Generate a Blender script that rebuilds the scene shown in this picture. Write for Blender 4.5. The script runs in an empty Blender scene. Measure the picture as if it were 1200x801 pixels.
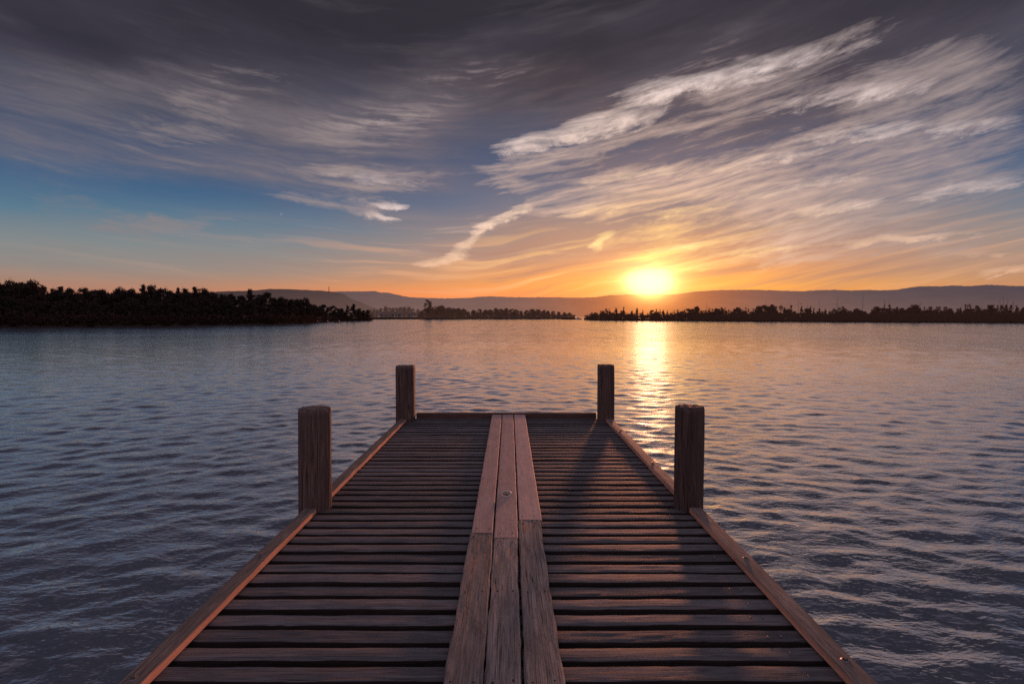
import bpy, bmesh, math, random
import numpy as np
from mathutils import Vector, noise as mnoise

random.seed(7)
rng = np.random.default_rng(11)
scene = bpy.context.scene
col = scene.collection
PI = math.pi

# ------------------------------------------------------------------ frame of reference
F = 667.0            # focal length in the 1200 px wide photograph
VX, VY = 597.0, 370.5
K = 1.6 / 1.3        # survey units -> metres
EYE = 1.3 * K        # eye above the deck (deck top is z = 0)
WATER = -0.8 * K     # lake level
HW = EYE - WATER
SUN = Vector(((762 - VX) / F, 1.0, (VY - 331) / F)).normalized()
SUN_AZ = math.atan2(SUN.x, SUN.y)
SUN_EL = math.asin(SUN.z)

def lin(r, g, b):
    def f(c):
        c /= 255.0
        return c / 12.92 if c <= 0.04045 else ((c + 0.055) / 1.055) ** 2.4
    return (f(r), f(g), f(b), 1.0)

def azel(x, y):
    u, v = (x - VX) / F, (VY - y) / F
    return math.atan(u), math.atan(v / math.hypot(1, u))

def interp(tab, x):
    if x <= tab[0][0]: return tab[0][1]
    for (a, b), (c, d) in zip(tab, tab[1:]):
        if x <= c: return b + (d - b) * (x - a) / (c - a)
    return tab[-1][1]

# ------------------------------------------------------------------ object helpers
def tag(o, label=None, cat=None, group=None, kind=None):
    if label: o['label'] = label
    if cat: o['category'] = cat
    if group: o['group'] = group
    if kind: o['kind'] = kind
    return o

def empty(name, loc=(0, 0, 0)):
    o = bpy.data.objects.new(name, None)
    o.empty_display_size = 0.3
    o.location = loc
    col.objects.link(o)
    return o

def mesh_obj(name, verts, faces, mat, parent=None, smooth=False, seeds=None):
    me = bpy.data.meshes.new(name)
    me.from_pydata([tuple(v) for v in verts], [], faces)
    if seeds is not None:
        at = me.attributes.new('seed', 'FLOAT', 'POINT')
        at.data.foreach_set('value', np.array(seeds, dtype=np.float32))
    if smooth:
        me.polygons.foreach_set('use_smooth', [True] * len(me.polygons))
    me.update()
    me.materials.append(mat)
    o = bpy.data.objects.new(name, me)
    col.objects.link(o)
    if parent: o.parent = parent
    return o

class MB:
    def __init__(s):
        s.v, s.f, s.s = [], [], []
    def add(s, verts, faces, seed=0.0):
        b = len(s.v)
        s.v += [tuple(v) for v in verts]
        s.f += [tuple(i + b for i in f) for f in faces]
        s.s += [seed] * len(verts)
    def box(s, x0, x1, y0, y1, z0, z1, seed=0.0):
        v = [(x0, y0, z0), (x1, y0, z0), (x1, y1, z0), (x0, y1, z0),
             (x0, y0, z1), (x1, y0, z1), (x1, y1, z1), (x0, y1, z1)]
        s.add(v, [(0, 3, 2, 1), (4, 5, 6, 7), (0, 1, 5, 4), (1, 2, 6, 5), (2, 3, 7, 6), (3, 0, 4, 7)], seed)
    def tube(s, p0, p1, r0, r1, n=6, seed=0.0):
        p0, p1 = Vector(p0), Vector(p1)
        d = (p1 - p0).normalized()
        a = d.orthogonal().normalized(); b = d.cross(a)
        v = []
        for p, r in ((p0, r0), (p1, r1)):
            for i in range(n):
                t = 2 * PI * i / n
                v.append(p + a * (r * math.cos(t)) + b * (r * math.sin(t)))
        f = [(i, (i + 1) % n, n + (i + 1) % n, n + i) for i in range(n)]
        f += [tuple(range(n))[::-1], tuple(range(n, 2 * n))]
        s.add(v, f, seed)
    def build(s, name, mat, parent=None, smooth=False):
        return mesh_obj(name, s.v, s.f, mat, parent, smooth, s.s)

def board(mb, axis, a0, a1, c, w, ztop, t, segs=24, cham=0.006, rough=0.0025, cup=0.0, tilt=0.0, seed=0.0, bow=0.0, endjag=0.0):
    """A sawn, worn timber: chamfered section swept along x or y with irregular edges."""
    hw = w / 2
    sec = [(-hw + cham, -t), (-hw, -t + cham), (-hw, -cham), (-hw + cham, -cham * .25), (-hw * .5, 0), (0, 0), (hw * .5, 0),
           (hw - cham, -cham * .25), (hw, -cham), (hw, -t + cham), (hw - cham, -t)]
    n = len(sec)
    vs = []
    L = a1 - a0
    for i in range(segs + 1):
        q = i / segs
        a = a0 + L * q
        for j, (sx, sz) in enumerate(sec):
            nz = mnoise.noise(Vector((a * 5 + seed * 13.7, j * 1.7, seed * 3.1)))
            nz2 = mnoise.noise(Vector((a * 1.3 + seed * 5.7, seed * 9.1, 4.2)))
            nz3 = mnoise.noise(Vector((a * 21 + seed * 7.7, j * 2.3, seed * 1.1)))
            x = sx + (nz * rough * 1.6 + nz3 * rough * .8 if abs(sx) > hw * .6 else 0) + nz2 * bow
            z = sz + tilt * sx + cup * ((sx / hw) ** 2 - .5) + nz * rough * .7 + nz2 * rough
            aa = a
            if endjag and i in (0, segs):
                aa += endjag * mnoise.noise(Vector((j * 2.9, seed * 8.3, i)))
            p = (aa, c + x, ztop + z) if axis == 'x' else (c + x, aa, ztop + z)
            vs.append(p)
    fs = []
    for i in range(segs):
        for j in range(n):
            k = (j + 1) % n
            q4 = (i * n + j, i * n + k, (i + 1) * n + k, (i + 1) * n + j)
            fs.append(q4 if axis == 'y' else q4[::-1])
    c0 = tuple(range(n)); c1 = tuple(segs * n + j for j in range(n))
    if axis == 'y': fs += [c0[::-1], c1]
    else: fs += [c0, c1[::-1]]
    mb.add(vs, [f[::-1] for f in fs], seed)

# ------------------------------------------------------------------ node helper
class NG:
    def __init__(s, nt):
        s.nt = nt
    def new(s, t, **kw):
        n = s.nt.nodes.new(t)
        for k, v in kw.items(): setattr(n, k, v)
        return n
    def put(s, sock, v):
        if v is None: return
        if isinstance(v, bpy.types.NodeSocket): s.nt.links.new(v, sock)
        elif isinstance(v, (tuple, list)) and sock.type == 'VECTOR': sock.default_value = v[:3]
        else: sock.default_value = v
    def m(s, op, a, b=None, c=None, clamp=False):
        n = s.new('ShaderNodeMath', operation=op, use_clamp=clamp)
        for i, v in enumerate((a, b, c)): s.put(n.inputs[i], v)
        return n.outputs[0]
    def vm(s, op, a, b=None, out=0):
        n = s.new('ShaderNodeVectorMath', operation=op)
        s.put(n.inputs[0], a)
        if b is not None: s.put(n.inputs[1], b)
        return n.outputs[out]
    def scale(s, a, k):
        n = s.new('ShaderNodeVectorMath', operation='SCALE')
        s.put(n.inputs[0], a); s.put(n.inputs[3], k)
        return n.outputs[0]
    def xyz(s, x, y, z):
        n = s.new('ShaderNodeCombineXYZ')
        for i, v in enumerate((x, y, z)): s.put(n.inputs[i], v)
        return n.outputs[0]
    def sep(s, v):
        n = s.new('ShaderNodeSeparateXYZ'); s.put(n.inputs[0], v)
        return n.outputs
    def noise(s, vec, scale=1.0, detail=4.0, rough=0.5, dist=0.0, out=0, lac=2.0):
        n = s.new('ShaderNodeTexNoise')
        s.put(n.inputs['Vector'], vec); s.put(n.inputs['Scale'], scale); s.put(n.inputs['Detail'], detail)
        s.put(n.inputs['Roughness'], rough); s.put(n.inputs['Distortion'], dist); s.put(n.inputs['Lacunarity'], lac)
        return n.outputs[out]
    def ss(s, v, lo, hi, to0=0.0, to1=1.0, smooth=True):
        n = s.new('ShaderNodeMapRange', interpolation_type='SMOOTHSTEP' if smooth else 'LINEAR')
        for i, q in enumerate((v, lo, hi, to0, to1)): s.put(n.inputs[i], q)
        return n.outputs[0]
    def mix(s, f, a, b, blend='MIX'):
        n = s.new('ShaderNodeMix', data_type='RGBA', blend_type=blend)
        s.put(n.inputs[0], f); s.put(n.inputs[6], a); s.put(n.inputs[7], b)
        return n.outputs[2]
    def ramp(s, f, stops, interp='LINEAR'):
        n = s.new('ShaderNodeValToRGB')
        cr = n.color_ramp; cr.interpolation = interp
        while len(cr.elements) < len(stops): cr.elements.new(0.5)
        for e, (p, c) in zip(cr.elements, stops): e.position = p; e.color = c
        s.put(n.inputs[0], f)
        return n.outputs[0]
    def gauss(s, x, w):
        q = s.m('DIVIDE', x, w)
        return s.m('EXPONENT', s.m('MULTIPLY', s.m('MULTIPLY', q, q), -1.0))

def new_mat(name):
    m = bpy.data.materials.new(name); m.use_nodes = True
    nt = m.node_tree
    for n in list(nt.nodes): nt.nodes.remove(n)
    g = NG(nt)
    out = g.new('ShaderNodeOutputMaterial')
    return m, g, out

# ------------------------------------------------------------------ WORLD: dusk sky with cirrus
def build_world():
    w = bpy.data.worlds.new("World"); scene.world = w
    w.use_nodes = True
    nt = w.node_tree
    for n in list(nt.nodes): nt.nodes.remove(n)
    g = NG(nt)
    out = g.new('ShaderNodeOutputWorld')
    d = g.vm('NORMALIZE', g.new('ShaderNodeTexCoord').outputs['Generated'])
    dx, dy, dz = g.sep(d)
    az = g.m('ARCTAN2', dx, dy)
    el = g.m('ARCSINE', g.m('MINIMUM', g.m('MAXIMUM', dz, -1.0), 1.0))
    elp = g.m('ABSOLUTE', el)
    # streak coordinate: cirrus bands sag towards the middle of the view and rise to both sides
    t = g.m('ADD', az, 0.09)
    s = g.m('SUBTRACT', elp, g.m('MULTIPLY', g.m('SQRT', g.m('MULTIPLY_ADD', t, t, 0.02)), g.ss(t, -0.2, 0.2, 0.10, 0.19)))
    base2 = g.xyz(az, s, 0.0)
    # domain warp
    wv = g.noise(g.vm('MULTIPLY', base2, (3.0, 9.0, 1.0)), 1.0, 3.0, 0.55, out=1)
    wv = g.vm('SUBTRACT', wv, (0.5, 0.5, 0.5))
    wvx, wvy, _ = g.sep(wv)
    sw = g.m('MULTIPLY_ADD', wvy, 0.05, s)
    aw = g.m('MULTIPLY_ADD', wvx, 0.16, az)
    fib = g.noise(g.xyz(g.m('MULTIPLY', aw, 4.0), g.m('MULTIPLY', sw, 30.0), 1.3), 1.0, 7.0, 0.60)
    fine = g.noise(g.xyz(g.m('MULTIPLY', aw, 18.0), g.m('MULTIPLY', sw, 120.0), 5.3), 1.0, 7.0, 0.68)
    puff = g.noise(g.xyz(g.m('MULTIPLY', aw, 22.0), g.m('MULTIPLY', sw, 50.0), 8.1), 1.0, 6.0, 0.68)
    broad = g.noise(g.xyz(g.m('MULTIPLY', aw, 2.2), g.m('MULTIPLY', sw, 9.0), 3.7), 1.0, 4.0, 0.5)
    # angular distance from the sun, flattened along the horizon
    da = g.m('SUBTRACT', az, SUN_AZ)
    de = g.m('SUBTRACT', el, SUN_EL)
    wsun = g.gauss(da, 0.44)

    # --- clear sky
    E = g.m('DIVIDE', elp, 0.6, clamp=True)
    def stops(lst, k=1.0):
        return [(min(1, math.atan((VY - y) / F * k) / 0.6), lin(*c)) for y, c in lst]
    away = g.ramp(E, stops([(370, (186, 120, 96)), (345, (184, 126, 104)), (330, (164, 130, 114)), (312, (142, 136, 132)), (285, (124, 136, 140)), (250, (86, 120, 142)),
                            (215, (58, 96, 132)), (180, (52, 80, 116)), (120, (52, 64, 88)), (0, (50, 50, 62))], .82))
    sunw = g.ramp(E, stops([(370, (250, 140, 60)), (338, (255, 172, 76)), (322, (246, 160, 90)), (302, (206, 144, 114)), (275, (166, 134, 124)),
                            (240, (116, 116, 132)), (190, (76, 92, 122)), (110, (60, 66, 88)), (0, (50, 50, 62))]))
    clear = g.mix(wsun, away, sunw)
    # orange horizon band reaching left of the sun
    band = g.m('MULTIPLY', g.gauss(g.m('SUBTRACT', el, 0.030), 0.026), g.gauss(g.m('SUBTRACT', az, 0.0), 0.34))
    clear = g.mix(g.m('MULTIPLY', band, 0.9), clear, lin(255, 146, 88))

    # --- strokes: broad cloud masses placed by compass direction and height
    tx = g.m('MULTIPLY_ADD', g.m('SUBTRACT', fib, 0.5), 0.10, aw)
    ty = g.m('MULTIPLY_ADD', g.m('SUBTRACT', puff, 0.5), 0.030, g.m('MULTIPLY_ADD', wvy, 0.018, elp))
    tx = g.m('MULTIPLY_ADD', wvx, -0.12, tx)
    qv = g.xyz(tx, ty, 0.0)
    def strokes(lst):
        tot = None
        for x1, y1, x2, y2, wpx, st in lst:
            a1, e1 = azel(x1, y1); a2, e2 = azel(x2, y2)
            mp = g.new('ShaderNodeMapping', vector_type='TEXTURE')
            g.put(mp.inputs['Vector'], qv)
            mp.inputs['Location'].default_value = ((a1 + a2) / 2, (e1 + e2) / 2, 0)
            mp.inputs['Rotation'].default_value = (0, 0, math.atan2(e2 - e1, a2 - a1))
            ln = math.hypot(a2 - a1, e2 - e1)
            mp.inputs['Scale'].default_value = (ln * 0.62, wpx / F, 1)
            gr = g.new('ShaderNodeTexGradient', gradient_type='SPHERICAL')
            g.put(gr.inputs[0], mp.outputs[0])
            v = g.ss(gr.outputs[1], 0.0, 0.8)
            tot = g.m('MULTIPLY_ADD', v, st, tot if tot is not None else 0.0)
        return tot

    # --- dark altostratus deck overhead
    edge = g.m('MULTIPLY_ADD', g.m('SUBTRACT', broad, 0.5), 0.34, elp)
    edge = g.m('MULTIPLY_ADD', g.m('SUBTRACT', fib, 0.5), 0.10, edge)
    edge = g.m('ADD', edge, g.m('MULTIPLY', g.m('ABSOLUTE', da), 0.03))
    deckm = g.ss(edge, 0.215, 0.42)
    deckcol = g.ramp(g.m('MULTIPLY_ADD', g.m('SUBTRACT', broad, 0.5), 0.42, g.m('DIVIDE', elp, 0.9)),
                     [(0.22, lin(108, 99, 105)), (0.34, lin(80, 75, 86)), (0.44, lin(58, 54, 66)), (0.54, lin(44, 41, 50)), (0.64, lin(50, 46, 54)), (1.0, lin(80, 72, 80))])
    deckcol = g.mix(g.ss(fine, 0.25, 0.75, 0.0, 0.30), deckcol, g.scale(deckcol, 1.30))
    deckcol = g.mix(g.ss(fib, 0.48, 0.78, 0.0, 0.34), deckcol, lin(104, 96, 102))
    skyc = g.mix(g.m('MULTIPLY', deckm, 0.93), clear, deckcol)

    # --- faint milky cloud sheet that greys the upper left and the centre
    fibn = g.m('MULTIPLY_ADD', g.m('SUBTRACT', fib, 0.5), 2.3, 0.5)
    finen = g.m('MULTIPLY_ADD', g.m('SUBTRACT', fine, 0.5), 2.0, 0.5)
    puffn = g.m('MULTIPLY_ADD', g.m('SUBTRACT', puff, 0.5), 2.2, 0.5)
    tex1 = g.m('ADD', g.m('MULTIPLY', fibn, 0.56), g.m('MULTIPLY', finen, 0.44))
    milk = strokes([(-150, 96, 590, 160, 64, .62), (300, 200, 560, 214, 24, .45), (380, 140, 560, 118, 36, .5), (80, 138, 280, 140, 30, .5), (-120, 118, 470, 178, 62, .45), (-100, 150, 300, 130, 60, .4), (60, 130, 330, 145, 34, .4), (250, 200, 560, 200, 46, .55), (330, 165, 560, 125, 50, .5), (420, 95, 700, 90, 40, .4), (100, 92, 300, 95, 28, .35),
        (-80, 200, 300, 165, 40, .3), (-80, 290, 330, 300, 40, .35), (600, 150, 1250, 110, 110, .4), (560, 240, 1250, 200, 80, .5), (540, 296, 760, 282, 30, .95), (-80, 258, 340, 254, 16, .35), (380, 240, 560, 270, 24, .3), (900, 318, 1300, 300, 26, .5), (900, 285, 1300, 262, 16, .4), (540, 268, 680, 262, 18, .4)])
    milkm = g.m('MULTIPLY', g.m('MINIMUM', milk, 0.9), g.ss(tex1, 0.1, 0.95, 0.25, 1.0))
    proxm = g.gauss(g.m('SQRT', g.m('ADD', g.m('MULTIPLY', g.m('MULTIPLY', da, da), 0.7), g.m('MULTIPLY', de, de))), 0.30)
    milkc = g.mix(proxm, g.mix(g.ss(elp, 0.05, 0.25), lin(150, 138, 130), lin(126, 116, 121)), lin(172, 130, 118))
    skyc = g.mix(g.m('MULTIPLY', milkm, 0.82), skyc, milkc)

    # --- thin layered bands low over the hills
    nb = g.noise(g.xyz(g.m('MULTIPLY', aw, 3.2), g.m('MULTIPLY', sw, 62.0), 2.9), 1.0, 6.0, 0.6, 0.3)
    win = g.m('MULTIPLY', g.gauss(g.m('SUBTRACT', el, 0.085), 0.055), g.gauss(g.m('SUBTRACT', az, 0.22), 0.55))
    skyc = g.mix(g.m('MULTIPLY', g.ss(nb, 0.50, 0.36), g.m('MULTIPLY', win, 0.75)), skyc, g.mix(g.gauss(da, 0.3), lin(150, 122, 118), lin(188, 128, 106)))
    skyc = g.mix(g.m('MULTIPLY', g.ss(nb, 0.50, 0.66), g.m('MULTIPLY', win, 0.80)), skyc, g.mix(g.gauss(da, 0.3), lin(238, 172, 134), lin(255, 204, 128)))

    # --- soft cirrus veil
    veil = strokes([
        (540, 205, 900, 165, 60, .50), (560, 228, 1000, 140, 55, .40), (620, 262, 1260, 150, 70, .55), (700, 290, 1260, 225, 50, .55), (540, 180, 760, 250, 46, .55),
        (820, 130, 1260, 60, 70, .50), (620, 130, 1000, 50, 70, .35), (980, 110, 1260, 90, 60, .4), (950, 215, 1300, 160, 60, .4),
        (300, 200, 560, 214, 34, .62), (330, 165, 560, 122, 44, .55), (40, 126, 330, 140, 38, .50), (120, 92, 420, 88, 30, .42), (440, 90, 680, 84, 34, .38),
        (-60, 200, 330, 170, 46, .40), (-60, 235, 250, 285, 44, .34), (100, 264, 330, 254, 14, .60), (380, 238, 500, 242, 9, .7), (405, 248, 480, 257, 8, .7), (300, 228, 480, 262, 12, .5),
        (-30, 300, 140, 322, 28, .35), (430, 305, 640, 240, 26, .45), (250, 225, 420, 235, 10, .4),
        (740, 318, 940, 268, 26, .55), (700, 305, 1260, 268, 30, .55), (1060, 300, 1260, 330, 24, .35)])
    gapm = strokes([(600, 208, 980, 128, 22, 1.0), (840, 150, 1180, 104, 10, .5), (560, 150, 760, 84, 30, .6)])
    veil = g.m('SUBTRACT', g.m('MINIMUM', veil, 0.68), g.m('MULTIPLY', gapm, 0.34), clamp=True)
    lo = g.m('SUBTRACT', 0.84, g.m('MULTIPLY', veil, 0.85))
    veilm = g.m('MULTIPLY', g.m('DIVIDE', g.m('SUBTRACT', tex1, lo), 0.46, clamp=True), g.ss(veil, 0.0, 0.45))
    prox = g.m('EXPONENT', g.m('MULTIPLY', g.m('SQRT', g.m('ADD', g.m('MULTIPLY', g.m('MULTIPLY', da, da), 0.55), g.m('MULTIPLY', de, de))), -4.2))
    lit = g.ramp(prox, [(0.0, lin(126, 116, 118)), (0.12, lin(150, 136, 136)), (0.24, lin(168, 150, 148)), (0.36, lin(194, 168, 158)), (0.50, lin(228, 192, 172)), (0.66, lin(255, 202, 140)), (0.85, lin(255, 226, 130))])
    skyc = g.mix(g.m('MULTIPLY', veilm, 0.88), skyc, lit)

    # --- crisp lit cirrus streaks
    crisp = strokes([
        (548, 184, 700, 148, 18, 1.0), (640, 158, 800, 124, 22, 1.0), (700, 112, 860, 90, 20, .9), (800, 100, 985, 50, 24, .8), (930, 62, 1080, 14, 26, .5),
        (520, 304, 580, 266, 12, .9), (550, 276, 615, 246, 13, 1.0), (470, 312, 560, 298, 10, .8), (580, 254, 640, 238, 12, .7),
        (690, 287, 722, 272, 13, 1.1), (630, 302, 720, 296, 10, .5), (790, 303, 960, 288, 8, 1.0), (930, 290, 1180, 271, 8, .9), (750, 297, 850, 277, 9, .8),
        (840, 232, 1060, 195, 13, .6), (900, 256, 1060, 232, 11, .8), (1040, 238, 1230, 203, 13, .8), (780, 206, 1000, 168, 14, .6), (620, 220, 840, 190, 14, .6),
        (700, 262, 900, 232, 12, .6), (640, 250, 760, 240, 12, .5), (860, 132, 1060, 100, 18, .6), (1000, 105, 1130, 86, 18, .6), (880, 168, 1190, 130, 13, .65), (1060, 162, 1240, 132, 11, .6),
        (1090, 303, 1200, 297, 6, .6), (1130, 325, 1220, 314, 7, .9), (300, 192, 540, 216, 13, .55), (360, 156, 540, 122, 16, .5), (420, 238, 490, 243, 6, .9), (410, 250, 475, 255, 6, .9),
        (80, 132, 260, 138, 16, .35), (150, 95, 260, 92, 10, .3)])
    tex2 = g.m('ADD', g.m('MULTIPLY', puffn, 0.5), g.m('ADD', g.m('MULTIPLY', finen, 0.3), g.m('MULTIPLY', fibn, 0.2)))
    crisp = g.m('MINIMUM', crisp, 1.15)
    lo2 = g.m('SUBTRACT', 0.84, g.m('MULTIPLY', crisp, 0.85))
    crispm = g.m('MULTIPLY', g.m('DIVIDE', g.m('SUBTRACT', tex2, lo2), 0.70, clamp=True), g.ss(crisp, 0.0, 0.5))
    lit2 = g.ramp(prox, [(0.0, lin(140, 128, 130)), (0.14, lin(172, 154, 152)), (0.24, lin(228, 208, 204)), (0.40, lin(240, 208, 188)), (0.60, lin(255, 216, 150)), (0.85, lin(255, 240, 170))])
    lit2 = g.mix(g.ss(elp, 0.20, 0.05, 0.0, 0.85), lit2, g.mix(g.gauss(da, .45), lin(226, 168, 138), lin(255, 206, 150)))
    lit2 = g.scale(lit2, g.ss(tex2, 0.2, 0.8, 0.78, 1.1))
    skyc = g.mix(g.m('MULTIPLY', crispm, 0.92), skyc, lit2)

    # --- glow of the low sun through thin cloud
    r2 = g.m('ADD', g.m('MULTIPLY', g.m('MULTIPLY', da, da), 0.40), g.m('MULTIPLY', de, de))
    r = g.m('SQRT', r2)
    streakmod = g.ss(fib, 0.3, 0.7, 0.75, 1.25)
    glow1 = g.m('MULTIPLY', g.m('EXPONENT', g.m('DIVIDE', r, -0.046)), streakmod)
    q2 = g.m('ADD', g.m('MULTIPLY', g.m('MULTIPLY', da, da), 0.36), g.m('MULTIPLY', de, de))
    core = g.gauss(g.m('SQRT', q2), g.m('MULTIPLY_ADD', fib, 0.012, 0.0085))
    r3 = g.m('EXPONENT', g.m('DIVIDE', g.m('SQRT', q2), -0.0122))
    glow2 = g.m('MULTIPLY', g.m('EXPONENT', g.m('DIVIDE', r, -0.12)), streakmod)
    add = g.vm('ADD', g.scale((1.0, 0.46, 0.05), g.m('MULTIPLY', glow1, 0.62)), g.scale((4.2, 3.3, 2.1), core))
    add = g.vm('ADD', add, g.scale((1.0, 0.36, 0.02), g.m('MULTIPLY', glow2, 0.12)))
    add = g.vm('ADD', add, g.scale((5.6, 3.8, 1.7), r3))
    skyc = g.vm('ADD', skyc, add)

    # --- behind and overhead: unseen mauve dusk sky, brightened to light the jetty from the viewer's side
    backc = g.ramp(g.m('DIVIDE', elp, 1.4, clamp=True), [(0.0, lin(158, 124, 121)), (0.25, lin(139, 119, 124)), (0.6, lin(136, 128, 142)), (1.0, lin(142, 136, 152))])
    backc = g.mix(g.ss(broad, 0.3, 0.7, 0.0, 0.4), backc, lin(88, 82, 96))
    bm = g.m('MAXIMUM', g.ss(dy, 0.25, -0.25), g.ss(el, 0.60, 0.95))
    skyc = g.mix(bm, skyc, backc)

    sky = g.new('ShaderNodeTexSky', sky_type='NISHITA', sun_disc=False)
    sky.sun_elevation = SUN_EL; sky.sun_rotation = SUN_AZ
    sky.air_density = 1.0; sky.dust_density = 2.0; sky.ozone_density = 1.5
    bg1 = g.new('ShaderNodeBackground'); g.put(bg1.inputs[0], sky.outputs[0]); bg1.inputs[1].default_value = 0.003
    bg2 = g.new('ShaderNodeBackground'); g.put(bg2.inputs[0], skyc); bg2.inputs[1].default_value = 1.0
    ad = g.new('ShaderNodeAddShader')
    nt.links.new(bg1.outputs[0], ad.inputs[0]); nt.links.new(bg2.outputs[0], ad.inputs[1])
    nt.links.new(ad.outputs[0], out.inputs[0])
    w.cycles.sampling_method = 'MANUAL'; w.cycles.sample_map_resolution = 1024

build_world()

# ------------------------------------------------------------------ materials
def wood_mat(name, axis, dark, mid, light, bump=0.5, scale=1.0, crack=0.5, warm=None, side=None):
    m, g, out = new_mat(name)
    co = g.new('ShaderNodeTexCoord').outputs['Object']
    at = g.new('ShaderNodeAttribute', attribute_name='seed').outputs['Fac']
    off = g.xyz(g.m('MULTIPLY', at, 17.3), g.m('MULTIPLY', at, 7.9), g.m('MULTIPLY', at, 3.3))
    p = g.vm('ADD', co, off)
    lo, hi = 1.6 * scale, 46.0 * scale
    sv = {'x': (lo, hi, hi), 'y': (hi, lo, hi), 'z': (hi, hi, lo)}[axis]
    sv2 = tuple(v * (2.6 if v == hi else 4.0) for v in sv)
    big = g.noise(g.vm('MULTIPLY', p, tuple(2.5 if v == lo else 9.0 for v in sv)), 1.0, 4.0, 0.6)
    grain = g.noise(g.vm('MULTIPLY', p, sv), 1.0, 6.0, 0.65, 0.4)
    fineg = g.noise(g.vm('MULTIPLY', p, sv2), 1.0, 4.0, 0.7)
    speck = g.noise(p, 60.0, 3.0, 0.7)
    per = g.m('FRACT', g.m('MULTIPLY', g.m('SINE', g.m('MULTIPLY', at, 91.7)), 437.5))
    f = g.m('ADD', g.m('MULTIPLY', grain, 0.55), g.m('MULTIPLY', big, 0.45))
    c = g.ramp(f, [(0.30, dark), (0.50, mid), (0.70, light)])
    c = g.mix(g.ss(fineg, 0.32, 0.56, 0.75, 0.0), c, dark)
    c = g.mix(g.ss(fineg, 0.58, 0.74, 0.0, 0.5), c, light)
    if warm is not None:
        c = g.mix(g.ss(big, 0.5, 0.75, 0.0, 0.6), c, warm)
    c = g.scale(c, g.m('MULTIPLY_ADD', per, 0.55, 0.72))
    # splits along the grain
    cr = g.noise(g.vm('MULTIPLY', p, tuple(v * (0.45 if v == lo else 0.9) for v in sv)), 1.0, 2.0, 0.5)
    cm = g.ss(g.m('ABSOLUTE', g.m('SUBTRACT', cr, 0.5)), 0.0, 0.022, 1.0, 0.0)
    cm = g.m('MULTIPLY', cm, g.ss(big, 0.40, 0.6))
    c = g.mix(g.m('MULTIPLY', cm, crack), c, (0.012, 0.009, 0.009, 1))
    c = g.mix(g.ss(speck, 0.62, 0.78, 0.0, 0.35), c, light)
    if side is not None:   # flanks painted: gap shade and grime on planks, sunlit orange on kerbs
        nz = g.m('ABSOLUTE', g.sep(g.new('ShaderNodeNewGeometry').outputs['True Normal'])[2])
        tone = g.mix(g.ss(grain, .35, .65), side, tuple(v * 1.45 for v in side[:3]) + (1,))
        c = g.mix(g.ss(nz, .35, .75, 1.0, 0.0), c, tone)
    h = g.m('ADD', g.m('MULTIPLY', grain, 0.6), g.m('MULTIPLY', fineg, 0.4))
    h = g.m('SUBTRACT', h, g.m('MULTIPLY', cm, 0.8))
    bp = g.new('ShaderNodeBump'); bp.inputs['Strength'].default_value = bump; bp.inputs['Distance'].default_value = 0.006
    g.put(bp.inputs['Height'], h)
    b = g.new('ShaderNodeBsdfPrincipled')
    g.put(b.inputs['Base Color'], c); b.inputs['Roughness'].default_value = 0.72
    b.inputs['Specular IOR Level'].default_value = 0.35
    g.put(b.inputs['Normal'], bp.outputs[0])
    g.nt.links.new(b.outputs[0], out.inputs[0])
    return m

def C(r, g_, b): return (r, g_, b, 1.0)
M_plank = wood_mat('weathered_plank', 'x', C(.055, .052, .058), C(.142, .134, .148), C(.28, .258, .275), 0.6, 1.0, .8, C(.20, .125, .11), C(.030, .022, .022))  # last colour darkens the flanks, painting in shade between planks
M_walk = wood_mat('walkway_timber_new', 'y', C(.38, .235, .22), C(.54, .345, .315), C(.66, .45, .42), 0.35, 1.2, .5)
M_walkold = wood_mat('walkway_timber_old', 'y', C(.080, .068, .068), C(.285, .235, .228), C(.52, .43, .41), 0.9, .9, 1.0, C(.34, .20, .17))
M_kerb = wood_mat('kerb_timber', 'y', C(.10, .075, .068), C(.21, .155, .14), C(.36, .27, .24), 0.6, 1.0, .8, None, C(.72, .36, .25))  # last colour paints the low sun's orange onto the flanks
M_endkerb = wood_mat('end_kerb_timber', 'x', C(.10, .06, .055), C(.18, .11, .10), C(.26, .17, .15), 0.6, 1.0, .8)
M_post = wood_mat('post_timber', 'z', C(.070, .046, .043), C(.155, .105, .097), C(.30, .22, .205), 1.3, .8, 1.0, C(.20, .115, .095))
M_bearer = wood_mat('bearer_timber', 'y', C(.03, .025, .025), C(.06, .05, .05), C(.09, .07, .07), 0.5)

def metal_mat(name, c0, c1):
    m, g, out = new_mat(name)
    co = g.new('ShaderNodeTexCoord').outputs['Object']
    n = g.noise(co, 180.0, 4.0, 0.6)
    b = g.new('ShaderNodeBsdfPrincipled')
    g.put(b.inputs['Base Color'], g.ramp(n, [(.35, c0), (.6, c1)]))
    b.inputs['Metallic'].default_value = 0.7
    g.put(b.inputs['Roughness'], g.ss(n, .3, .7, .28, .5))
    g.nt.links.new(b.outputs[0], out.inputs[0])
    return m
M_steel = metal_mat('dull_steel', C(.12, .10, .095), C(.30, .28, .28))
M_ring = metal_mat('worn_bright_steel', C(.40, .38, .37), C(.85, .84, .84))

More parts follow.
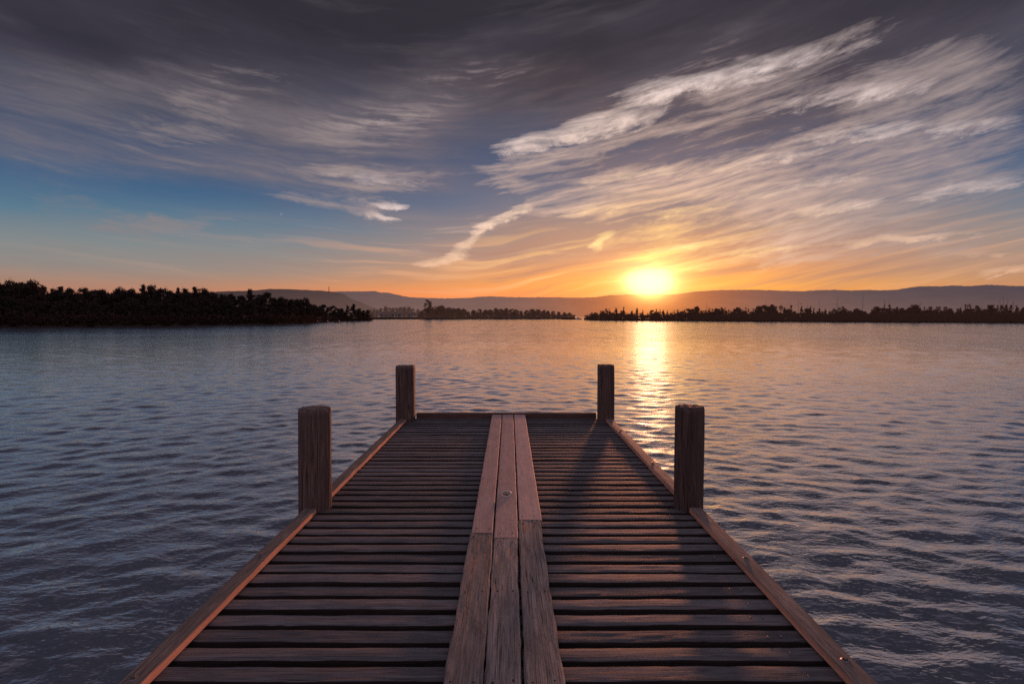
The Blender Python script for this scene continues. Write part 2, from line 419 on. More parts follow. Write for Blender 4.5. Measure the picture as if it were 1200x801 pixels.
def leaf_mat(name, c0, c1, trans=0.35, haze=None):
    m, g, out = new_mat(name)
    geo = g.new('ShaderNodeNewGeometry')
    rp = geo.outputs['Random Per Island']
    oi = g.new('ShaderNodeObjectInfo').outputs['Random']
    n = g.noise(geo.outputs['Position'], 0.35, 3.0, 0.6)
    f = g.m('ADD', g.m('MULTIPLY', rp, 0.45), g.m('ADD', g.m('MULTIPLY', n, 0.45), g.m('MULTIPLY', oi, 0.2)))
    c = g.mix(f, c0, c1)
    df = g.new('ShaderNodeBsdfDiffuse'); g.put(df.inputs[0], c)
    tr = g.new('ShaderNodeBsdfTranslucent'); g.put(tr.inputs[0], g.mix(0.5, c, C(.10, .05, .015)))
    ms = g.new('ShaderNodeMixShader'); ms.inputs[0].default_value = trans
    g.nt.links.new(df.outputs[0], ms.inputs[1]); g.nt.links.new(tr.outputs[0], ms.inputs[2])
    sh = ms.outputs[0]
    if haze:  # distance haze painted into the foliage as a faint emission
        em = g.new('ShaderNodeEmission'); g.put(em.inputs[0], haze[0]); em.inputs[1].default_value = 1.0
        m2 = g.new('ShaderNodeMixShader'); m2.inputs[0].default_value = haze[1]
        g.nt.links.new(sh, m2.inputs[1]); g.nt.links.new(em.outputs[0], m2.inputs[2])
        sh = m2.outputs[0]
    g.nt.links.new(sh, out.inputs[0])
    return m

def bark_mat():
    m, g, out = new_mat('bark')
    co = g.new('ShaderNodeTexCoord').outputs['Object']
    n = g.noise(g.vm('MULTIPLY', co, (9, 9, 1.5)), 1.0, 4.0, 0.6)
    df = g.new('ShaderNodeBsdfDiffuse'); g.put(df.inputs[0], g.ramp(n, [(.3, C(.03, .022, .02)), (.7, C(.10, .075, .065))]))
    g.nt.links.new(df.outputs[0], out.inputs[0])
    return m
M_bark = bark_mat()
M_leaf = leaf_mat('leaf_dark', C(.060, .050, .050), C(.11, .085, .075), .08)
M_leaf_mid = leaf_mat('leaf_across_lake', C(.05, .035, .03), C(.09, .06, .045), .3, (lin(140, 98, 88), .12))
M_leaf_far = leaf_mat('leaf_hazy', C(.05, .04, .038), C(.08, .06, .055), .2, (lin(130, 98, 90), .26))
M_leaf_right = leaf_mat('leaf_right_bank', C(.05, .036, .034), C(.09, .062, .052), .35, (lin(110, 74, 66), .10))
M_reed = leaf_mat('undergrowth', C(.055, .038, .032), C(.10, .066, .050), .15)

def ground_mat():
    m, g, out = new_mat('bank_soil')
    p = g.new('ShaderNodeNewGeometry').outputs['Position']
    n = g.noise(p, 0.8, 5.0, 0.65)
    df = g.new('ShaderNodeBsdfDiffuse'); g.put(df.inputs[0], g.ramp(n, [(.3, C(.025, .018, .016)), (.7, C(.07, .048, .036))]))
    g.nt.links.new(df.outputs[0], out.inputs[0])
    return m
M_bank = ground_mat()

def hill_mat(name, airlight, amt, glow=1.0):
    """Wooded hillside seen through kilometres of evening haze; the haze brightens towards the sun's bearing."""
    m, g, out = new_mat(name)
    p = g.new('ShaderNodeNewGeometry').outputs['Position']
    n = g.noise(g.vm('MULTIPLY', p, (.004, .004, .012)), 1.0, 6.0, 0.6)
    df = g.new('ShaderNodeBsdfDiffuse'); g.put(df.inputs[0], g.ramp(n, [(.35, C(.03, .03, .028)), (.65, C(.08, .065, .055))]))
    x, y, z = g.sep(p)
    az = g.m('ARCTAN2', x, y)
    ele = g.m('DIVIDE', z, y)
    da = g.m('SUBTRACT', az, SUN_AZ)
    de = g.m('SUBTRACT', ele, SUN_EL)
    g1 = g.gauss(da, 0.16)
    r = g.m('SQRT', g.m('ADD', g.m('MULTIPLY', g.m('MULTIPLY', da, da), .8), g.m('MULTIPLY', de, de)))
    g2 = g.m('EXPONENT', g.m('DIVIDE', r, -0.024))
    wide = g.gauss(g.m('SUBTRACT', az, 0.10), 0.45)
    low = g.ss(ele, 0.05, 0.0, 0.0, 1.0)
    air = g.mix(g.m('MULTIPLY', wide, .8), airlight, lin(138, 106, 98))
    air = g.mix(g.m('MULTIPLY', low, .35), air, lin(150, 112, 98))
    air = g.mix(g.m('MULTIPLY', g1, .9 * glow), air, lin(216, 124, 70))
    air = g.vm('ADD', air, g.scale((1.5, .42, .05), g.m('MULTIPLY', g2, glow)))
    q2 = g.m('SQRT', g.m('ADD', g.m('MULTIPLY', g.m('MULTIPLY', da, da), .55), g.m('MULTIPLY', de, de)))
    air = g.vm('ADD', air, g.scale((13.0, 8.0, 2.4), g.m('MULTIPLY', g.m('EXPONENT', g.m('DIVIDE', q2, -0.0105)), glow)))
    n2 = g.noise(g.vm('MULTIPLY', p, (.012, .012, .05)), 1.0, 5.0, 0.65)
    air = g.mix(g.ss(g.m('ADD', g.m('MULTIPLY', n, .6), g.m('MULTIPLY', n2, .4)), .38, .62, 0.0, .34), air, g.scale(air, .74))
    em = g.new('ShaderNodeEmission'); g.put(em.inputs[0], air)  # haze and sun glow painted in: the hillside itself emits them
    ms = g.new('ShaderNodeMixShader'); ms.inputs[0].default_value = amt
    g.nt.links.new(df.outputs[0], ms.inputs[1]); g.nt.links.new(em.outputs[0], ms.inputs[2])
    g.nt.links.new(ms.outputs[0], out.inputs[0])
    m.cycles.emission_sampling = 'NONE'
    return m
M_hill = hill_mat('ridge_painted_haze', lin(84, 74, 82), .92)
M_hill_near = hill_mat('hill_painted_haze', lin(58, 50, 55), .74, .0)

# ------------------------------------------------------------------ WATER
def build_water():
    def axis_pos(d0, grow, lim_d, fine_to, far):
        v = [0.0]; d = d0
        while v[-1] < far:
            v.append(v[-1] + d)
            if v[-1] < fine_to: d = min(d * grow, lim_d)
            else: d *= 1.35
        return np.array(v)
    xp = axis_pos(0.055, 1.0020, 0.22, 96.0, 9000.0)
    xs = np.concatenate([-xp[:0:-1], xp])
    yp = axis_pos(0.045, 1.0020, 0.22, 96.0, 9000.0)
    ym = -np.array([0.2, .6, 1.5, 4, 10, 30, 90, 250])[::-1]
    ys = np.concatenate([ym, yp])
    X, Y = np.meshgrid(xs, ys)
    Z = np.zeros_like(X)
    R = np.hypot(X, Y)
    DX = np.zeros_like(X); DY = np.zeros_like(X)
    nw = 96
    for i in range(nw):
        lam = 0.21 * (1.9 / 0.21) ** ((i + rng.random()) / nw)
        th = math.radians(-90 + (58 if i % 2 else -52) * (rng.random() ** .8) + rng.normal() * 16)   # two crossing trains running towards the viewer
        k = 2 * PI / lam
        slope = 0.0215 * min(1.0, 0.62 / lam) ** 1.3
        reach = min(96.0, max(14.0, lam * 66))
        fade = np.clip((reach - R) / (reach * .45), 0, 1); fade = fade * fade * (3 - 2 * fade)
        ph = rng.random() * 2 * PI
        # slow amplitude modulation makes wave groups and calmer patches
        gm = 0.6 + 0.55 * np.sin(X * (0.3 * rng.random() + .04) + Y * (.3 * rng.random() + .04) + rng.random() * 6.3)
        a = slope / k * gm * fade
        arg = k * (X * math.cos(th) + Y * math.sin(th)) + ph
        cs, sn = np.cos(arg), np.sin(arg)
        Z += a * cs
        DX -= 1.1 * a * math.cos(th) * sn
        DY -= 1.1 * a * math.sin(th) * sn
    X = X + DX; Y = Y + DY
    ny, nx = X.shape
    co = np.stack([X, Y, Z + WATER], -1).reshape(-1, 3).astype(np.float32)
    idx = np.arange(ny * nx).reshape(ny, nx)
    q = np.stack([idx[:-1, :-1], idx[:-1, 1:], idx[1:, 1:], idx[1:, :-1]], -1).reshape(-1)
    me = bpy.data.meshes.new('lake_water')
    me.vertices.add(len(co)); me.vertices.foreach_set('co', co.ravel())
    nf = len(q) // 4
    me.loops.add(len(q)); me.loops.foreach_set('vertex_index', q.astype(np.int32))
    me.polygons.add(nf)
    me.polygons.foreach_set('loop_start', np.arange(0, nf * 4, 4, dtype=np.int32))
    me.polygons.foreach_set('use_smooth', np.ones(nf, dtype=bool))
    me.update(calc_edges=True); me.validate()
    m, g, out = new_mat('lake_water')
    p = g.new('ShaderNodeNewGeometry').outputs['Position']
    px, py, pz = g.sep(p)
    rr = g.m('SQRT', g.m('ADD', g.m('MULTIPLY', px, px), g.m('MULTIPLY', py, py)))
    far = g.ss(rr, 40.0, 95.0)
    gust = g.noise(g.vm('MULTIPLY', p, (.03, .06, 1.0)), 1.0, 3.0, 0.55)
    n1 = g.noise(g.vm('MULTIPLY', p, (2.8, 5.0, 1.0)), 1.0, 3.0, 0.55, 0.6)
    n2 = g.noise(g.vm('MULTIPLY', p, (9.0, 15.0, 1.0)), 1.0, 2.0, 0.5, 0.5)
    n3 = g.noise(g.vm('MULTIPLY', p, (0.55, 1.3, 1.0)), 1.0, 3.0, 0.55, 0.3)
    n4 = g.noise(g.vm('MULTIPLY', p, (0.10, 0.26, 1.0)), 1.0, 4.0, 0.6, 0.3)
    h = g.m('MULTIPLY', n2, 0.0055)
    h = g.m('ADD', h, g.m('MULTIPLY', n1, g.m('MULTIPLY_ADD', far, 0.012, 0.011)))
    h = g.m('ADD', h, g.m('MULTIPLY', n3, g.m('MULTIPLY', far, 0.034)))
    h = g.m('ADD', h, g.m('MULTIPLY', n4, g.m('MULTIPLY', g.ss(rr, 55.0, 140.0), 0.15)))
    h = g.m('MULTIPLY', h, g.ss(gust, .3, .7, .65, 1.25))
    bp = g.new('ShaderNodeBump'); bp.inputs['Strength'].default_value = 1.0; bp.inputs['Distance'].default_value = 1.0
    g.put(bp.inputs['Height'], h)
    fr = g.new('ShaderNodeFresnel'); fr.inputs[0].default_value = 1.40
    g.put(fr.inputs['Normal'], bp.outputs[0])
    df = g.new('ShaderNodeBsdfDiffuse'); df.inputs[0].default_value = C(.075, .100, .132)
    gl = g.new('ShaderNodeBsdfGlossy'); gl.inputs[0].default_value = C(.94, .94, 1.0)
    g.put(gl.inputs['Roughness'], g.m('MULTIPLY_ADD', far, 0.05, 0.06))
    g.put(gl.inputs['Normal'], bp.outputs[0]); g.put(df.inputs['Normal'], bp.outputs[0])
    ms = g.new('ShaderNodeMixShader')
    wf = g.m('POWER', fr.outputs[0], g.m('MULTIPLY_ADD', g.ss(rr, 6.0, 60.0), -0.22, 0.41), clamp=True)
    paws = g.noise(g.vm('MULTIPLY', p, (.42, .085, 1.0)), 1.0, 5.0, 0.62)
    wf = g.m('MULTIPLY', wf, g.m('SUBTRACT', 1.0, g.m('MULTIPLY', g.ss(paws, .42, .66), g.ss(rr, 30.0, 110.0, 0.06, 0.22))))
    g.put(ms.inputs[0], wf)
    g.nt.links.new(df.outputs[0], ms.inputs[1]); g.nt.links.new(gl.outputs[0], ms.inputs[2])
    g.nt.links.new(ms.outputs[0], out.inputs[0])
    me.materials.append(m)
    o = bpy.data.objects.new('lake_water', me); col.objects.link(o)
    tag(o, kind='structure')
build_water()

# ------------------------------------------------------------------ JETTY
XL, XR = -1.27 * K, 1.19 * K          # inner edges of the side kerbs
KW = 0.08 * K; KT = 0.038 * K
jetty = empty('jetty', (0, 0, 0))
tag(jetty, 'weathered wooden jetty with slatted deck, four stout posts and a raised plank walkway', 'jetty')

def build_deck():
    mb = MB()
    pitch, gap = 0.125 * K, 0.041 * K
    y = -1.2; i = 0
    nails = []
    while y < 7.22 * K:
        w = (pitch - gap) * random.uniform(.93, 1.05)
        cy = y + w / 2
        jl, jr = random.uniform(-.02, .02), random.uniform(-.02, .02)
        board(mb, 'x', XL - KW * .7 + jl, XR + KW * .7 + jr, cy, w, random.uniform(-.004, .003), 0.036 * K, segs=70,
              cham=0.0045, rough=0.0026, cup=random.uniform(-.002, .001), tilt=random.uniform(-.03, .02), seed=i * 1.37 + .21, bow=.006)
        nails.append(cy)
        y += pitch * random.uniform(.985, 1.015); i += 1
    deck = mb.build('deck', M_plank, jetty, smooth=False)
    for cy in nails:
        if cy < 1.6 * K or cy > 3.9 * K: continue
        for xx in ((1.045, 1.10) if random.random() < .55 else (1.08,)):
            n = MB()
            cx = xx * K + random.uniform(-.012, .012); yy = cy + random.uniform(-.02, .02)
            dome(n, cx, yy, 0.002, 0.0075, 0.005)
            n.build('nail', M_steel, deck, True)

def dome(mb, cx, cy, cz, r, h, n=10):
    v = [(cx + r * math.cos(2 * PI * k / n), cy + r * math.sin(2 * PI * k / n), cz) for k in range(n)]
    v += [(cx + .7 * r * math.cos(2 * PI * k / n), cy + .7 * r * math.sin(2 * PI * k / n), cz + h * .75) for k in range(n)]
    v.append((cx, cy, cz + h))
    f = [(k, (k + 1) % n, n + (k + 1) % n, n + k) for k in range(n)] + [(n + k, n + (k + 1) % n, 2 * n) for k in range(n)]
    mb.add(v, f)
build_deck()

def one_board(name, mat, parent, *a, **k):
    mb = MB(); board(mb, *a, **k)
    return mb.build(name, mat, parent)

# raised walkway: six boards in two runs, butted at staggered joints
BT = 0.050 * K; BTH = 0.042 * K
runs = [(-.2275, -.093, 3.29), (-.086, .043, 3.214), (.054, .188, 3.50)]
runs_far = [(-.221, -.098), (-.087, .049), (.060, .199)]
for (x0, x1, yj), (fx0, fx1) in zip(runs, runs_far):
    sd = 3.1 + x0 * 11
    b1 = one_board('walkway_board', M_walkold, jetty, 'y', -1.2, yj * K - .006, (x0 + x1) / 2 * K, (x1 - x0) * K, BT + random.uniform(-.003, .002), BTH,
              segs=90, cham=.007, rough=.0045, cup=.004, seed=sd, endjag=.012)
    b1['label'] = 'older greyer walkway board with split grain'
    b2 = one_board('walkway_board', M_walk, jetty, 'y', yj * K + .006, 7.245 * K, (fx0 + fx1) / 2 * K, (fx1 - fx0) * K, BT + random.uniform(0, .003), BTH,
              segs=60, cham=.006, rough=.0015, cup=.001, seed=sd + 5, endjag=.004)
    b2['label'] = 'newer reddish walkway board'
    for bb, ylist in ((b1, (1.95, 2.59, yj - .05)), (b2, (yj + .07, 4.4, 5.5, 6.6))):
        for yy in ylist:
            for fx in (.22, .78):
                n = MB(); xx = (x0 + (x1 - x0) * fx) * K + random.uniform(-.006, .006)
                dome(n, xx, yy * K + random.uniform(-.01, .01), BT - .0005, .006, .004, 8)
                n.build('nail', M_bearer, bb, True)
    if abs(x0 + .086) < .001:
        # lifting ring let into the middle board
        mb = MB(); R0, r0, n1, n2 = .040, .0085, 28, 8
        cx, cy, cz = -.022 * K, 3.99 * K, BT + .008
        v = []
        for i in range(n1):
            a = 2 * PI * i / n1
            for j in range(n2):
                b = 2 * PI * j / n2
                rr = R0 + r0 * math.cos(b)
                v.append((cx + rr * math.cos(a), cy + rr * math.sin(a) * .95, cz + r0 * math.sin(b) + .012 * math.sin(a)))
        f = [(i * n2 + j, ((i + 1) % n1) * n2 + j, ((i + 1) % n1) * n2 + (j + 1) % n2, i * n2 + (j + 1) % n2) for i in range(n1) for j in range(n2)]
        mb.add(v, f)
        mb.build('ring', M_ring, b2, True)
        # the eye plate under it
        mb = MB(); n = 20
        v = [(cx + .030 * math.cos(2 * PI * k / n), cy + .030 * math.sin(2 * PI * k / n), BT + .001) for k in range(n)]
        v += [(cx + .028 * math.cos(2 * PI * k / n), cy + .028 * math.sin(2 * PI * k / n), BT + .004) for k in range(n)]
        mb.add(v, [(k, (k + 1) % n, n + (k + 1) % n, n + k) for k in range(n)] + [tuple(range(n, 2 * n))])
        mb.build('eye_plate', M_bearer, b2)

# kerbs along both sides and across the end
def kerb(side, y0, y1, seed, bolts=()):
    cx = (XL - KW / 2) if side < 0 else (XR + KW / 2)
    k = one_board('kerb_rail', M_kerb, jetty, 'y', y0, y1, cx, KW, KT, KT - .004, segs=60, cham=.0035, rough=.0022, cup=-.001, seed=seed, bow=.004, endjag=.006)
    for yy in bolts:
        mb = MB(); n = 6
        bx = cx + side * .004
        dome(mb, bx, yy, KT + .001, .021, .004, 16)
        mb.tube((bx, yy, KT + .003), (bx, yy, KT + .014), .012, .011, 6)
        mb.build('bolt', M_steel, k)
PY_NEAR, PY_FAR = 3.88 * K, 7.12 * K
kerb(-1, -1.2, PY_NEAR - .135 * K, 1.1, (1.985 * K, 3.0 * K))
kerb(-1, PY_NEAR + .10 * K, PY_FAR - .10 * K, 2.3, (5.4 * K,))
kerb(1, -1.2, PY_NEAR - .118 * K, 3.9, (2.09 * K, 2.97 * K))
kerb(1, PY_NEAR + .105 * K, PY_FAR - .10 * K, 4.7, (4.9 * K, 6.3 * K))
one_board('kerb_rail', M_endkerb, jetty, 'x', -1.185 * K, 1.106 * K, 7.29 * K, .075 * K, .066 * K, .135 * K, segs=40, cham=.005, rough=.004, seed=6.6)

def post(cx, cy, w, d, top, seed, expo, chip=0.0, lean=0.0):
    """Round or squared timber pile with drying grooves, worn edges and a rough sawn top."""
    n, rows = 56, 40
    z0 = WATER - 1.4
    vs = []
    zs = [z0, WATER - .3, -0.3] + [-.1 + (top + .1) * (i / (rows - 4)) for i in range(rows - 3)]
    for i, z in enumerate(zs):
        for j in range(n):
            a = 2 * PI * j / n
            c, s = math.cos(a), math.sin(a)
            rad = (abs(c) ** expo + abs(s) ** expo) ** (-1 / expo)
            gz = mnoise.noise(Vector((c * 5 + seed, s * 5, z * .35))) * .020 + mnoise.noise(Vector((c * 14 + seed, s * 14, z * 1.2))) * .010
            gz += mnoise.noise(Vector((c * 1.6, s * 1.6 + seed, z * 1.6))) * .060
            rr = rad * (1 + gz)
            e = (top - z) / .03
            if e < 1: rr *= 1 - .035 * (1 - max(e, 0)) ** 2
            zz = z
            if i == len(zs) - 1:
                zz += .008 * mnoise.noise(Vector((c * 3 + seed, s * 3, 2))) - chip * max(0, mnoise.noise(Vector((c * 4 + seed * 2, s * 4, 7)))) 
            vs.append((cx + w / 2 * c * rr + lean * (z - 0), cy + d / 2 * s * rr, zz))
    fs = []
    m = len(zs)
    for i in range(m - 1):
        for j in range(n):
            k = (j + 1) % n
            fs.append((i * n + j, i * n + k, (i + 1) * n + k, (i + 1) * n + j))
    # top: inner rings, slightly dished and checked
    prev = (m - 1) * n
    for q, (sc, dz) in enumerate(((.8, .003), (.45, .001))):
        b = len(vs)
        for j in range(n):
            x, y, z = vs[(m - 1) * n + j]
            x0 = cx + lean * top
            vs.append((x0 + (x - x0) * sc, cy + (y - cy) * sc, top + dz + .006 * mnoise.noise(Vector((j * .9, q, seed)))))
        for j in range(n):
            k = (j + 1) % n
            fs.append((prev + j, prev + k, b + k, b + j))
        prev = b
    vs.append((cx + lean * top, cy, top - .001))
    for j in range(n): fs.append((prev + j, prev + (j + 1) % n, len(vs) - 1))
    o = mesh_obj('post', vs, fs, M_post, jetty, True, [seed] * len(vs))
    return o
post(-1.326 * K, PY_NEAR, .214 * K, .205 * K, .676 * K, 1.7, 2.25, .09)
post(1.222 * K, PY_NEAR, .192 * K, .200 * K, .688 * K, 5.2, 2.0, .07, .006)
post(-1.300 * K, PY_FAR, .228 * K, .20 * K, .685 * K, 8.4, 5.0, .012)
post(1.205 * K, PY_FAR, .196 * K, .20 * K, .695 * K, 11.9, 5.0, .01)

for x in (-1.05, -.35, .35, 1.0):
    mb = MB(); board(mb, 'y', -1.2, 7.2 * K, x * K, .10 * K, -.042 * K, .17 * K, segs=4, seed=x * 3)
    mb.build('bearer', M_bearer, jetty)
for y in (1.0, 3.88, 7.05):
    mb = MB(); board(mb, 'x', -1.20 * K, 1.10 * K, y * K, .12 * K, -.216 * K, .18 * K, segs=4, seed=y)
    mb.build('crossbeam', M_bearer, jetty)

# ------------------------------------------------------------------ HILLS
def ridge(name, prof, D, depth, foot, mat, rough, seed, nx=420):
    x0, x1 = prof[0][0], prof[-1][0]
    nz = 16
    vs, fs = [], []
    for r_ in range(nz + 5):
        for i in range(nx + 1):
            px = x0 + (x1 - x0) * i / nx
            ztop = (VY - interp(prof, px)) / F * D + EYE
            q = r_ / nz
            if q <= 1:
                dist = D - depth * (1 - q)
                h = q ** 0.8
            else:
                dist = D + depth * (q - 1) * 3
                h = 1 - (q - 1) * 1.6
            X = (px - VX) / F * dist
            n = mnoise.fractal(Vector((X * .004 + seed, dist * .004, 0)), 1.0, 2.1, 5)
            n2 = mnoise.noise(Vector((X * .035 + seed, dist * .02, 3)))
            z = WATER - 2 + (ztop - WATER + 2) * h + (n * rough * 2.5 * q * (1 - min(q, 1)) * 4 if q < 1 else 0)
            if q >= .8: z += n2 * rough * .34 + n * rough * .30
            vs.append((X, dist, z))
    w = nx + 1
    for r_ in range(nz + 4):
        for i in range(nx):
            fs.append((r_ * w + i, r_ * w + i + 1, (r_ + 1) * w + i + 1, (r_ + 1) * w + i))
    o = mesh_obj(name, vs, fs, mat, None, True)
    return tag(o, kind='structure')
far_prof = [(-900, 350), (0, 349), (200, 346), (330, 342), (400, 341.5), (425, 341.3), (440, 341.3), (446, 343), (455, 342.5), (465, 345), (480, 348), (500, 349), (520, 349.5),
            (545, 349.5), (560, 347.7), (572, 347.2), (590, 347.6), (610, 348), (640, 348.2), (670, 348.7), (700, 348), (712, 346), (735, 344.5), (760, 345.5), (790, 345),
            (812, 341.8), (840, 340), (870, 339.3), (900, 339.5), (920, 340.5), (940, 341), (960, 340), (978, 339.4), (1000, 340), (1030, 340), (1050, 339.5),
            (1065, 337), (1080, 335), (1100, 335.5), (1115, 334.5), (1135, 335), (1160, 333.5), (1180, 334.5), (1200, 335), (1400, 330), (2000, 345)]
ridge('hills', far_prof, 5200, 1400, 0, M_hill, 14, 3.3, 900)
near_prof = [(-300, 352), (100, 345), (250, 342), (300, 340), (318, 338.2), (340, 338.6), (352, 339.2), (372, 340), (392, 341.6), (402, 344), (410, 349), (420, 353), (432, 358), (446, 363), (462, 368), (480, 370.8)]
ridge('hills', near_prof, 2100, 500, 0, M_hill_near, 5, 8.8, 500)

# ------------------------------------------------------------------ SHORES
def shore(name, pts, back, zt, mat, seed):
    """pts: photo columns and waterline rows -> real shoreline; a low bank rising behind it."""
    vs, fs = [], []
    n = len(pts)
    rows = [(0, WATER - .3), (.6, WATER + .25), (3, WATER + .25 + zt * .4), (12, WATER + zt), (back, WATER + zt * 1.5)]
    for dd, z in rows:
        for (px, py) in pts:
            D = HW * F / (py - VY) + dd
            vs.append(((px - VX) / F * D, D, z + (.15 * mnoise.noise(Vector((px * .11 + seed, dd, 0))) if dd > .1 else 0)))
    for r_ in range(len(rows) - 1):
        for i in range(n - 1):
            fs.append((r_ * n + i, r_ * n + i + 1, (r_ + 1) * n + i + 1, (r_ + 1) * n + i))
    o = mesh_obj(name, vs, fs, mat, None, True)
    return tag(o, kind='structure')

def fillpts(tab, x0, x1, step, jit, seed):
    out = []
    x = x0
    while x <= x1:
        out.append((x, interp(tab, x) + jit * mnoise.noise(Vector((x * .09, seed, 0)))))
        x += step
    return out
LEFT = [(-220, 384.5), (0, 382.7), (100, 382.4), (200, 381.2), (260, 380.4), (340, 379.3), (368, 378.2), (374, 376.9), (400, 376.3), (434, 375.8), (440, 375.0)]
MID = [(425, 374.3), (470, 374.0), (560, 373.7), (640, 373.6), (674, 373.6)]
RIGHT = [(684, 374.6), (700, 375.2), (800, 375.9), (950, 377.0), (1100, 377.7), (1200, 378.2), (1400, 379.2)]
shore('shore', fillpts(LEFT, -220, 438, 4, .25, 1), 120, .9, M_bank, 1)
shore('shore', fillpts(MID, 425, 674, 4, .08, 2), 160, 1.0, M_bank, 2)
shore('shore', fillpts(RIGHT, 684, 1400, 4, .12, 3), 120, .6, M_bank, 3)

# ------------------------------------------------------------------ TREES
def rand_unit():
    while True:
        v = Vector((random.uniform(-1, 1), random.uniform(-1, 1), random.uniform(-1, 1)))
        if .05 < v.length < 1: return v.normalized()

def leaf_card(mb, p, s):
    a = rand_unit(); b = a.orthogonal().normalized(); b.rotate(__import__('mathutils').Quaternion(a, random.uniform(0, 6.28)))
    c = a.cross(b)
    v = [p + b * s, p + c * s * .62, p - b * s, p - c * s * .62]
    k = len(mb.v)
    mb.v += [tuple(q) for q in v]; mb.f.append((k, k + 1, k + 2, k + 3)); mb.s += [0.] * 4

def tree_meshes(i, kind, mat):
    """unit-height tree: tapered trunk with limbs, crown of leaf clumps spread over uneven lobes"""
    random.seed(100 + i * 7)
    tr, cr = MB(), MB()
    lean = Vector((random.uniform(-.05, .05), random.uniform(-.05, .05), 0))
    prev = Vector((0, 0, -.02)); th = .72 if kind != 'pine' else .93
    for q in range(5):
        nx = Vector((lean.x * (q + 1) + random.uniform(-.012, .012), lean.y * (q + 1), th * (q + 1) / 5))
        tr.tube(prev, nx, .024 * (1 - q * .17), .024 * (1 - (q + 1) * .17), 6); prev = nx
    lobes = []
    def egg(n, zc, rz, rx, r0, r1, top=1.0):
        """clumps near the outside of an uneven egg-shaped envelope"""
        sk = [random.uniform(.75, 1.2) for _ in range(7)]
        for _ in range(n):
            d = rand_unit(); q = random.random() ** .45
            az_ = int((math.atan2(d.y, d.x) + PI) / (2 * PI) * 6.99)
            taper = 1.0 if d.z < 0 else (1 - d.z * (1 - top))
            lobes.append((Vector((d.x * rx * q * sk[az_] * taper, d.y * rx * q * sk[az_] * taper, zc + d.z * rz * q * random.uniform(.9, 1.08))), random.uniform(r0, r1)))
    if kind == 'round':
        egg(46, .50, .42, .30, .055, .105, .95)
        egg(12, .80, .13, .15, .05, .09)
        cards, s0 = 5200, .0165
    elif kind == 'slim':
        egg(24, .45, .42, .17, .05, .085, .55)
        egg(8, .82, .15, .06, .03, .055)
        cards, s0 = 3000, .017
    elif kind == 'scrub':
        egg(40, .40, .36, .46, .07, .13, .9)
        for _ in range(random.randrange(2, 5)):
            x_, y_ = random.uniform(-.35, .35), random.uniform(-.3, .3)
            for z_ in (.70, .79, .88, .95): lobes.append((Vector((x_ + random.uniform(-.03, .03), y_, z_)), random.uniform(.03, .07)))
        cards, s0 = 4200, .022
    elif kind == 'pine':   # open, layered crown on a bare trunk
        for (x, z, r) in ((-.17, .40, .07), (-.10, .46, .05), (.06, .52, .08), (.16, .62, .10), (-.06, .72, .09), (.12, .80, .10), (.0, .90, .09), (.20, .74, .06), (-.15, .62, .05)):
            lobes.append((Vector((x, random.uniform(-.1, .1), z)), r))
            for _ in range(2): lobes.append((Vector((x + random.uniform(-.08, .08), random.uniform(-.1, .1), z + random.uniform(-.02, .03))), r * .6))
        cards, s0 = 2600, .016
    for c, r in lobes:
        base = Vector((lean.x * 2, lean.y * 2, max(.12, c.z - .16)))
        if kind == 'pine': base = Vector((lean.x * c.z * 5, lean.y * c.z * 5, c.z - .07))
        if random.random() < .5 or kind == 'pine': tr.tube(base, c, .008, .003, 4)
    tot = sum(r ** 2 for _, r in lobes)
    for c, r in lobes:
        for _ in range(int(cards * r * r / tot)):
            d = rand_unit()
            p = c + Vector((d.x, d.y, d.z * .8)) * r * (random.random() ** .35) * random.uniform(.75, 1.12)
            leaf_card(cr, p, s0 * random.uniform(.6, 1.5))
        for _ in range(6):   # stray sprays that break the outline
            d = rand_unit(); p = c + d * r * random.uniform(1.1, 1.4)
            for _ in range(3): leaf_card(cr, p + rand_unit() * .012, s0 * .7)
    return tr, cr

protos = {}
def proto(kind, i, mat, mname):
    key = (kind, i, mname)
    if key not in protos:
        st = random.getstate()
        tr, cr = tree_meshes(i + {'round': 0, 'slim': 20, 'scrub': 40, 'pine': 60}[kind], kind, mat)
        random.setstate(st)
        def me(n, mb, mt):
            m = bpy.data.meshes.new(n); m.from_pydata(mb.v, [], mb.f); m.update(); m.materials.append(mt); return m
        protos[key] = (me('trunk', tr, M_bark), me('crown', cr, mat))
    return protos[key]

def place_tree(name, kind, i, mat, mname, px, D, h, wide, z0, label, cat, group=None):
    tm, cm = proto(kind, i, mat, mname)
    r = empty(name, ((px - VX) / F * D, D, z0))
    r.rotation_euler = (0, 0, random.uniform(0, 2 * PI))
    r.scale = (h * wide, h * wide, h)
    tag(r, label, cat, group)
    for nm, me in (('trunk', tm), ('crown', cm)):
        o = bpy.data.objects.new(nm, me); col.objects.link(o); o.parent = r
    return r

def dist_at(tab, px): return HW * F / (interp(tab, px) - VY)
def top_to_h(y, D, z0): return (VY - y) / F * D + EYE - z0

